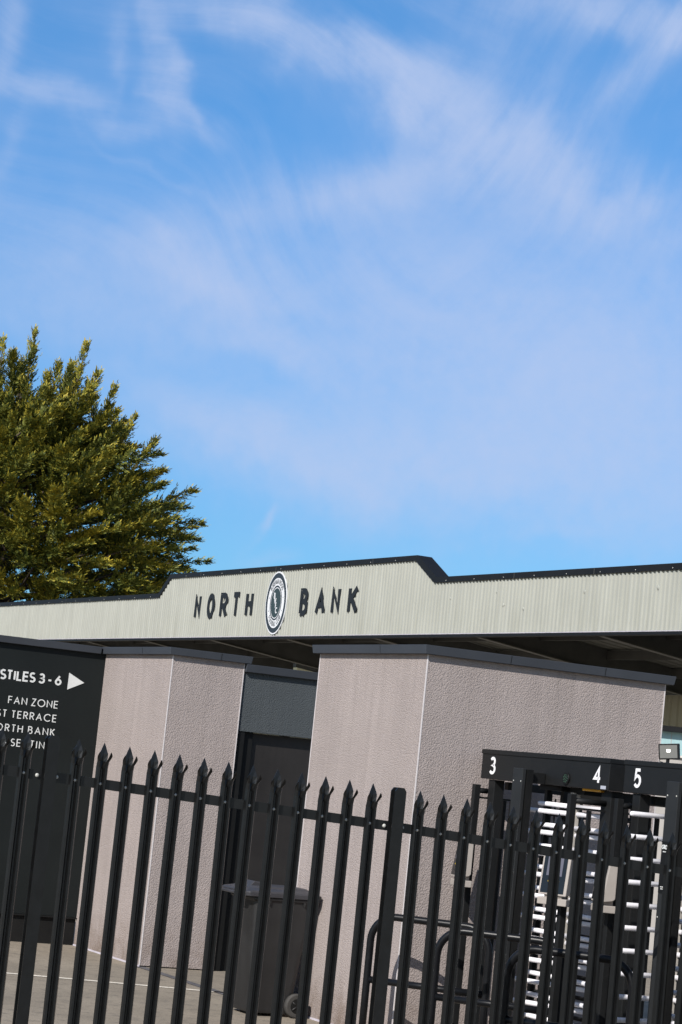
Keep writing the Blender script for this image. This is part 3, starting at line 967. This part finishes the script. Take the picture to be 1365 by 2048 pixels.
    # ticket readers on the guide posts
    for t, s0, trn in ((.335, .235, -14), (1.905, .075, 30)):
        ca_, sa_ = math.cos(R(trn)), math.sin(R(trn))
        def turn(p): return (t + (p[0] - t) * ca_ - (p[1] - s0 - .06) * sa_, s0 + .06 + (p[0] - t) * sa_ + (p[1] - s0 - .06) * ca_, p[2])
        def turned(mb_): mb_.v = [turn(p) for p in mb_.v]; return mb_
        rd = MB().prism_x([(.0, 1.330), (.085, 1.345), (.10, 1.36), (.10, 1.60), (.085, 1.625), (.045, 1.64)][::1], t - .11, t + .11)
        rd.v = [turn((x, y + s0, z)) for x, y, z in rd.v]
        rd = rd.build('card_reader', 'beige', root, bevel=.006)
        fx0, fx1 = t - .094, t + .088
        def fpt(x, k, o): return (x, s0 + .045 * k - o, 1.330 + .31 * k)
        g = MB(); q = [fpt(fx0, .05, .003), fpt(fx1, .05, .003), fpt(fx1, .96, .003), fpt(fx0, .96, .003)]
        q2 = [(x, y + .006, z) for x, y, z in q]
        box_f = [(0, 1, 2, 3), (7, 6, 5, 4), (1, 0, 4, 5), (2, 1, 5, 6), (3, 2, 6, 7), (0, 3, 7, 4)]
        turned(g.add(q + q2, box_f)).build('glass_front', 'glass', rd)
        g = MB(); q = [fpt(fx0 + .03, .44, .005), fpt(fx1 - .03, .44, .005), fpt(fx1 - .03, .88, .005), fpt(fx0 + .03, .88, .005)]
        q2 = [(x, y + .003, z) for x, y, z in q]
        turned(g.add(q + q2, box_f)).build('screen', 'screen', rd)
        for x in (t - .04, t + .04):
            g = MB()
            q = [fpt(x - .004, .30, .005), fpt(x + .004, .30, .005), fpt(x + .005, .33, .005), fpt(x - .004, .33, .005)]
            g.add(q + [(a, b + .003, c) for a, b, c in q], box_f)
            turned(g).build('marker', 'yellow', rd)
        b = MB().box(t - .115, t + .115, s0 + .005, s0 + .11, 1.262, 1.312); b.box(t - .07, t + .07, s0 + .02, s0 + .10, 1.312, 1.345)
        turned(b).build('reader_base', 'beige', rd, bevel=.005)
    return root


make_turnstile('3', '4', 'black full height turnstile numbered 3 and 4 beside the wide mauve pier', 0)
ts2 = make_turnstile('5', '6', 'black full height turnstile numbered 5 with a floodlight on its canopy', 1.945)

# notice on the second front post
nb = thing('notice', 'small black notice with white print on the front post of turnstile 5', 'sign', at_row(1.945 + 1.1325, .2135), T_ROT)
MB().box(-.062, .062, -.003, 0, 1.46, 1.80).build('notice_panel', 'jamb', nb)
b = MB()
put_text(b, 'GROUND', 0, 1.748, .030, .006, -.0045, -.0025, .006, .62, 'c')
b.build('lettering', 'sign_white', nb)
b = MB()
for k, z in enumerate((1.732, 1.50, 1.487)):
    for j in range(5 - (k == 2)): b.box(-.042 + j * .017 + k * .004, -.030 + j * .017 + k * .004, -.0045, -.0025, z - .003, z + .004)
b.build('small_print', 'sign_white', nb)

# floodlight standing on the second canopy
fl = thing('floodlight', 'small lit floodlight on a bracket on top of turnstile 5', 'floodlight', at_row(2.46, .60, 2.329), 0)
fd = Vector((-.42, -.86, -.06)).normalized()
e1 = fd.cross(Vector((0, 0, 1))).normalized() * -1; e2 = e1.cross(fd) * -1
if e2.z < 0: e2 = -e2
e2 = (e2 - e1 * .10).normalized()
e1 = (e1 - e2 * e1.dot(e2)).normalized()
cc = Vector((.005, -.0, .082))


def obox(mb, c, hx, hy, hz):
    vs = [c + e1 * (hx * a) + fd * (hy * b) + e2 * (hz * d) for a in (-1, 1) for b in (-1, 1) for d in (-1, 1)]
    return mb.add(vs, [(0, 1, 3, 2), (4, 6, 7, 5), (0, 4, 5, 1), (2, 3, 7, 6), (0, 2, 6, 4), (1, 5, 7, 3)])


hd = obox(MB(), cc, .074, .016, .055).build('lamp_housing', 'jamb', fl, bevel=.004)
obox(MB(), cc + fd * .0162, .063, .0012, .045).build('reflector', 'lamp_face', hd)
obox(MB(), cc + fd * .0182 + e2 * .006, .012, .0012, .009).build('led', 'lamp_led', hd)
b = MB(); b.box(-.028, .028, -.02, .02, -.001, .004); b.box(-.012, .012, -.004, .004, .004, .06)
b.build('bracket', 'jamb', fl)
b = MB(); b.tube([cc - fd * .016 - e1 * .05, cc - fd * .03 - e1 * .06 - Vector((0, 0, .04)), Vector((-.06, .01, .01)), Vector((-.02, .03, .0))], .0035, 6)
b.build('cable', 'rubber', fl)

# ---------------------------------------------------------------- hoop barriers
def hoop(l, r_, root):
    w = (Vector(r_) - Vector(l)).length; rad = .19; h = .990
    path = [(0, 0, -.0), (0, 0, .4), (0, 0, h - rad)]
    path += [(rad - rad * math.cos(R(a)), 0, h - rad + rad * math.sin(R(a))) for a in range(10, 91, 10)]
    path += [(w - rad + rad * math.sin(R(a)), 0, h - rad + rad * math.cos(R(a))) for a in range(0, 91, 10)]
    path += [(w, 0, .4), (w, 0, 0)]
    MB().tube(path, .0285, 14).build('hoop_tube', 'black', root)
    b = MB(); b.tube([(.02, 0, .505), (w - .02, 0, .505)], .0265, 12); b.build('crossbar', 'black', root)
    for x in (0, w):
        b = MB(); b.tube([(x, 0, -.002), (x, 0, .012)], .06, 16); b.build('base_plate', 'black', root)


for l, r_, lab in (((.555, 17.56), (1.432, 17.22), 'black tubular hoop barrier nearest the wheelie bin, in front of the wide pier corner'),
                   ((1.015, 16.71), (1.90, 16.43), 'middle black tubular hoop barrier of the three at the turnstiles'),
                   ((1.435, 15.61), (2.235, 15.27), 'black tubular hoop barrier furthest right, in front of the ticket reader')):
    root = thing('hoop_barrier', lab, 'barrier', (*l, ground_z(*l)), math.atan2(r_[1] - l[1], r_[0] - l[0]), 'hoop barriers before the turnstiles')
    hoop(l, r_, root)

# ---------------------------------------------------------------- wheelie bin; local x runs from its front to its wheels, y away from the viewer
wb = thing('wheelie_bin', 'dark grey wheelie bin with closed lid standing against the wide mauve pier', 'bin', at_row(-1.60, -.40), pi / 2 - A_ANG)


b = MB()
loft(b, [(rrect(-.16, .22, -.21, .18, .06), .025), (rrect(-.165, .23, -.215, .185, .06), .05), (rrect(-.19, .275, -.235, .20, .055), .50),
         (rrect(-.215, .325, -.255, .22, .05), .86), (rrect(-.22, .335, -.258, .222, .05), .93), (rrect(-.24, .345, -.275, .235, .05), .94), (rrect(-.24, .345, -.275, .235, .05), .962)])
body = b.build('bin_body', 'bin', wb, bevel=.006)
for x in (-.10, .06, .22): MB().prism_y([(x, .90), (x + .012, .938), (x - .012, .938)], -.275, -.255).build('rib', 'bin', body)
b = MB()
loft(b, [(rrect(-.315, .345, -.290, .25, .045), .964), (rrect(-.32, .35, -.292, .252, .045), 1.000), (rrect(-.305, .34, -.28, .24, .045), 1.012),
         (rrect(-.25, .30, -.22, .18, .06), 1.030), (rrect(-.23, .28, -.20, .16, .06), 1.046)])
lid = b.build('lid', 'bin_lid', wb, bevel=.005)
b = MB(); b.box(-.362, -.312, -.20, .16, .968, .990); b.build('lid_lip', 'bin_lid', lid, bevel=.006)
b = MB(); b.prism_y([(-.26, 1.02), (-.08, 1.046), (-.11, 1.072), (-.20, 1.082)], -.15, .12); b.build('lid_grip', 'bin_lid', lid, bevel=.008)
b = MB(); b.tube([(.365, -.25, .985), (.365, .25, .985)], .017, 12)
for y in (-.24, 0, .24): b.prism_y([(.31, .94), (.375, .965), (.38, .99), (.31, 1.0)], y - .015, y + .015)
b.build('handle', 'bin', body)
for y, d in ((-.245, -1), (.245, 1)):
    wh = MB().tube([(.245, y - .026, .10), (.245, y - .022, .10), (.245, y + .022, .10), (.245, y + .026, .10)], [.088, .098, .098, .088], 28)
    wh = wh.build('wheel', 'rubber', wb)
    h_ = MB(); h_.tube([(.245, y + d * .0262, .10), (.245, y + d * .029, .10)], .060, 24); h_ = h_.build('hub', 'jamb', wh)
    s_ = MB()
    for i in range(5):
        a = 2 * pi * i / 5
        s_.tube([(.245, y + d * .030, .10), (.245 + .055 * math.cos(a), y + d * .030, .10 + .055 * math.sin(a))], .007, 6)
    s_.build('spokes', 'bin', h_)
b = MB(); b.tube([(.245, -.22, .10), (.245, .22, .10)], .012, 8); b.build('axle', 'jamb', wb)

# ---------------------------------------------------------------- palisade fence
D1 = Vector((math.cos(.279), math.sin(.279), -.0464)); SP = .155
E1 = FENCE[0] + D1 * SP * 13
fence = thing('palisade_fence', 'black steel palisade fence with splayed three point pales across the foreground', 'fence', (FENCE[0].x, FENCE[0].y, 0))
base = Vector((FENCE[0].x, FENCE[0].y, 0))
D2_ANG, D2_SL, SP2 = .21, -.0585, .1525
D2 = Vector((math.cos(D2_ANG), math.sin(D2_ANG), D2_SL))
LEN = 1.725     # bolt to the foot of a pale
SEC = [(-.035, .007), (-.027, -.017), (-.016, -.018), (-.006, .0095), (.006, .0095), (.016, -.018), (.027, -.017), (.035, .007)]
mb = MB()
n = len(SEC)
zs = (-LEN, -.9, .10)
vs = [(x, y, z) for z in zs for x, y in SEC]
fs = [(k * n + i, k * n + i + 1, (k + 1) * n + i + 1, (k + 1) * n + i) for k in range(2) for i in range(n - 1)]
mb.add(vs, fs)
# middle point, opened out flat-ish with a crease and leaning forward
mid = [[(-.015, -.017, .09), (0, .008, .09), (.015, -.017, .09)], [(-.023, -.010, .135), (0, -.002, .135), (.023, -.010, .135)],
       [(-.026, -.006, .178), (0, -.002, .178), (.026, -.006, .178)], [(-.014, .002, .212), (0, .002, .214), (.014, .002, .212)], [(0, .010, .247)] * 3]
o = []
for rw in mid: o += rw
mb.add(o, [(k * 3 + i, k * 3 + i + 1, (k + 1) * 3 + i + 1, (k + 1) * 3 + i) for k in range(4) for i in range(2)])
for sgn in (-1, 1):
    side = [[(.016, -.018, .10), (.027, -.017, .10), (.035, .007, .10)], [(.019, -.022, .135), (.030, -.020, .135), (.037, -.004, .135)],
            [(.027, -.040, .165), (.038, -.036, .165), (.045, -.024, .158)], [(.034, -.052, .193), (.042, -.047, .182), (.047, -.040, .170)]]
    k_ = 1.0 if sgn > 0 else .75
    o = [(sgn * (x if i == 0 else .026 + (x - .026) * k_), y, z) for i, rw in enumerate(side) for x, y, z in rw]
    mb.add(o, [((k * 3 + i, k * 3 + i + 1, (k + 1) * 3 + i + 1, (k + 1) * 3 + i) if sgn > 0 else (k * 3 + i + 1, k * 3 + i, (k + 1) * 3 + i, (k + 1) * 3 + i + 1)) for k in range(3) for i in range(2)])
pale0 = mb.build('pale', 'fence_black', fence, solid=.003)
bolt0 = MB().dome((0, .0065, 0), (0, -1, 0), .0092, .006, 12).build('bolt', 'bolt', pale0)


def fence_pt(k):
    if k <= 13: return FENCE[0] + D1 * SP * k, .279
    return E1 + D2 * SP2 * (k - 13), D2_ANG


first = True
rj = random.Random(11)
for k in range(-9, 33):
    if k in (-1, 13, 27): continue
    p, ang = fence_pt(k)
    o = pale0 if first else copy_tree(pale0, fence)
    first = False
    o.location = p - base
    o.rotation_euler = (R(rj.uniform(-.25, .25)), R(rj.uniform(-.3, .3)), ang + R(rj.uniform(-2, 2)))

for k in (-1, 13, 27):
    kk = k - (.07 if k == -1 else -.02)
    p, ang = fence_pt(kk)
    p = p - base
    # I-section post with a chamfered head
    b = MB()
    zt, zb = .243, -LEN - .18
    hw = .037
    def flange(y0, y1):
        b.prism_y([(-hw, zb), (hw, zb), (hw, zt - .022), (hw - .016, zt), (-hw + .016, zt), (-hw, zt - .022)], y0, y1)
    flange(-.062, -.054); flange(.010, .018)
    b.box(-.004, .004, -.0538, .0098, zb, zt - .004)
    po = b.build('post', 'fence_black', fence)
    po.location = p; po.rotation_euler = (0, 0, ang + .10)
    for x in (-.062, .058): MB().dome((x, .0105, .0), (0, -1, 0), .0125, .009, 12).build('bolt', 'bolt', po)


def rail(k0, k1, dz):
    p, a0 = fence_pt(k0); q, _ = fence_pt(k1)
    if k0 == 13: a0 = D2_ANG
    nrm = Vector((-math.sin(a0), math.cos(a0), 0))
    b = MB()
    for y0, y1, z0, z1 in ((.0115, .0175, -.030, .030), (.0177, .062, -.030, -.024)):
        vs = [e - base + nrm * y + Vector((0, 0, z + dz)) for e in (p, q) for y, z in ((y0, z0), (y1, z0), (y1, z1), (y0, z1))]
        b.add(vs, [(0, 3, 2, 1), (4, 5, 6, 7), (0, 1, 5, 4), (1, 2, 6, 5), (2, 3, 7, 6), (3, 0, 4, 7)])
    return b.build('rail', 'fence_black', fence)


for dz in (0, -1.53):
    rail(-10, -1, dz); rail(-1, 13, dz); rail(13, 27, dz); rail(27, 33, dz)

# ---------------------------------------------------------------- conifer behind the stand
def build_tree():
    rnd = random.Random(21)
    TX, TY = -12.6, 86.0
    root = thing('conifer_tree', 'tall golden green conifer with feathery upright tips rising behind the cream fascia', 'tree', (TX, TY, 0))
    prof = [(2.0, 6.6), (5, 8.2), (8, 8.4), (9.2, 8.1), (10.5, 7.55), (12, 6.9), (13, 6.1), (14.2, 4.8), (15.2, 3.5), (16.2, 2.3), (17.0, .8)]
    pz = [p[0] for p in prof]; pr_ = [p[1] for p in prof]
    V = []; Fc = []; Cc = []
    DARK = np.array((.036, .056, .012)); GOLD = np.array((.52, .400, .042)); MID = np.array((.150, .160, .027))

    def leaf(p, d, side, l, w, c):
        o = len(V)
        m_ = p + d * (l * .5)
        V.extend((p, m_ + side * w, p + d * l, m_ - side * w))
        Fc.append((o, o + 1, o + 2, o + 3)); Cc.append(c)

    def spray(p, d, l, tone):
        """a flat feathery frond"""
        up_ = Vector((rnd.gauss(0, .5), rnd.gauss(0, .5), 1)).normalized()
        s = d.cross(up_)
        if s.length < .05: s = d.cross(Vector((1, 0, 0)))
        s.normalize()
        nrm = s.cross(d).normalized()
        k = max(5, int(l / .05))
        for i in range(k):
            f_ = (i + .4) / k
            q = p + d * (l * f_) - nrm * (0.20 * l * f_ * f_)
            ll = (.15 - .085 * f_) * rnd.uniform(.7, 1.4)
            for sg in (-1, 1):
                dd = (d * .8 + s * sg * .72 + nrm * rnd.uniform(-.25, .25)).normalized()
                t = min(max(tone + rnd.gauss(0, .16), 0), 1)
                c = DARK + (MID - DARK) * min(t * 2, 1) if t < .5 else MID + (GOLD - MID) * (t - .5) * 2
                sd = (s * .6 - d * sg * .6 + nrm * rnd.uniform(-.5, .5)).normalized()
                leaf(q, dd, sd, ll, ll * .25, c)
        t = min(max(tone + .12, 0), 1)
        leaf(p + d * (l * .93) - nrm * .1 * l, d, s, .17, .025, MID + (GOLD - MID) * t)

    def plume(a, b, rad, tone, nsub, flat=0.0):
        """a branch: sub-fronds all round it when flat = 0, or mostly out to its two sides in a drooping layer when flat = 1"""
        ax = b - a; L = ax.length; ax = ax.normalized()
        e1_ = ax.cross(Vector((0, 0, 1)))
        if e1_.length < .1: e1_ = ax.cross(Vector((1, 0, 0)))
        e1_.normalize(); e2_ = e1_.cross(ax)
        for i in range(nsub):
            f_ = (i + rnd.random()) / nsub
            f_ = 1 - (1 - f_) ** 1.2
            an = i * 2.4 + rnd.uniform(-.5, .5)
            rr_ = rad * (1 - f_) ** .8 + .07
            out_ = e1_ * math.cos(an) + e2_ * (math.sin(an) * (1 - .72 * flat) + .10 * flat)
            out_.normalize()
            d = (ax * (.75 + .5 * f_) + out_ * (.85 - .30 * f_) + Vector((0, 0, rnd.uniform(-.12, .22)))).normalized()
            p = a + ax * (L * f_) + Vector((0, 0, -.17 * L * flat * f_ * f_)) + out_ * .03
            spray(p, d, rr_ * rnd.uniform(.45, 1.0) + .10, tone + rnd.gauss(0, .10))
        spray(b - ax * .30 - Vector((0, 0, .15 * L * flat)), (ax - Vector((0, 0, .12 * flat))).normalized(), .52, tone + .08)

    limbs = MB()
    limbs.tube([(0, 0, -.1), (.05, 0, 3), (0, .05, 7), (-.1, 0, 11), (0, 0, 15.5)], [.42, .36, .26, .16, .05], 10)
    # leaders that break the outline at the top
    for lx, lz, ll in ((.4, 17.25, 3.0), (2.35, 17.05, 3.0), (3.45, 15.7, 2.6), (-.8, 16.85, 2.8), (1.3, 16.3, 2.4), (-2.2, 16.7, 2.8), (-3.6, 15.4, 2.4), (4.4, 14.6, 1.9),
                       (2.9, 16.0, 2.0), (5.3, 13.7, 1.7), (1.8, 16.4, 2.0), (-.2, 16.2, 2.4)):
        yy = rnd.uniform(-1.5, .6)
        a = Vector((lx * .82, yy, lz - ll)); b = Vector((lx, yy, lz))
        plume(a, b, .74, .52, 46)
        limbs.tube([(lx * .3, yy * .5, max(lz - ll * 2, 5)), tuple(a), tuple(b - (b - a) * .15)], [.10, .06, .015], 6)
    # outer plumes all over the dome
    N = 600
    for i in range(N):
        f_ = (i + .5) / N
        z = 2.2 + 14.2 * (1 - (1 - f_) ** .80)
        azm = i * 2.39996
        rbase = np.interp(z, pz, pr_)
        r_ = rbase * rnd.uniform(.80, 1.05)
        zt_ = z + rnd.uniform(-.3, .3)
        end = Vector((r_ * math.cos(azm), r_ * math.sin(azm), zt_))
        k = min(max((z - 6) / 10.5, 0), 1) ** 2.4
        outd = Vector((math.cos(azm), math.sin(azm), 0)) * (1 - .7 * k) + Vector((0, 0, .16 + rnd.uniform(-.10, .20) + .95 * k)) + Vector((rnd.gauss(0, .2), rnd.gauss(0, .2), 0))
        outd.normalize()
        L = rnd.uniform(1.8, 3.4)
        start = end - outd * L
        tone = .45 + .10 * math.sin(azm * 3 + z) + rnd.gauss(0, .15)
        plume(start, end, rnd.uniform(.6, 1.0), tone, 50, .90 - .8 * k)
        if rnd.random() < .35:
            root_z = max(z - 2.2, 1.5)
            limbs.tube([(0, 0, root_z), tuple(Vector((0, 0, root_z)).lerp(start, .6) - Vector((0, 0, .25))), tuple(start), tuple(start.lerp(end, .7))], [.10, .07, .045, .012], 5)
    # inner filler fronds, darker in tone, closing gaps in the crown
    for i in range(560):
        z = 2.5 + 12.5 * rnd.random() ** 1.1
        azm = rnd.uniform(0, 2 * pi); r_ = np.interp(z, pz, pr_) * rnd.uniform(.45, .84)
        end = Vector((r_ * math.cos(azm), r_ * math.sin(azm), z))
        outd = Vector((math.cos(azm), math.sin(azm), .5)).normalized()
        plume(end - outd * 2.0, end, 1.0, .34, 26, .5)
    me = bpy.data.meshes.new('crown')
    me.from_pydata([tuple(v) for v in V], [], Fc)
    ca = me.color_attributes.new('leaf', 'FLOAT_COLOR', 'POINT')
    arr = np.ones((len(V), 4), np.float32); arr[:, :3] = np.repeat(np.array(Cc, np.float32), 4, axis=0)
    ca.data.foreach_set('color', arr.ravel())
    me.materials.append(M['foliage'])
    o = bpy.data.objects.new('crown', me); col.objects.link(o); o.parent = root
    limbs.build('trunk', 'bark', root)
    print('leaves', len(Fc))


build_tree()
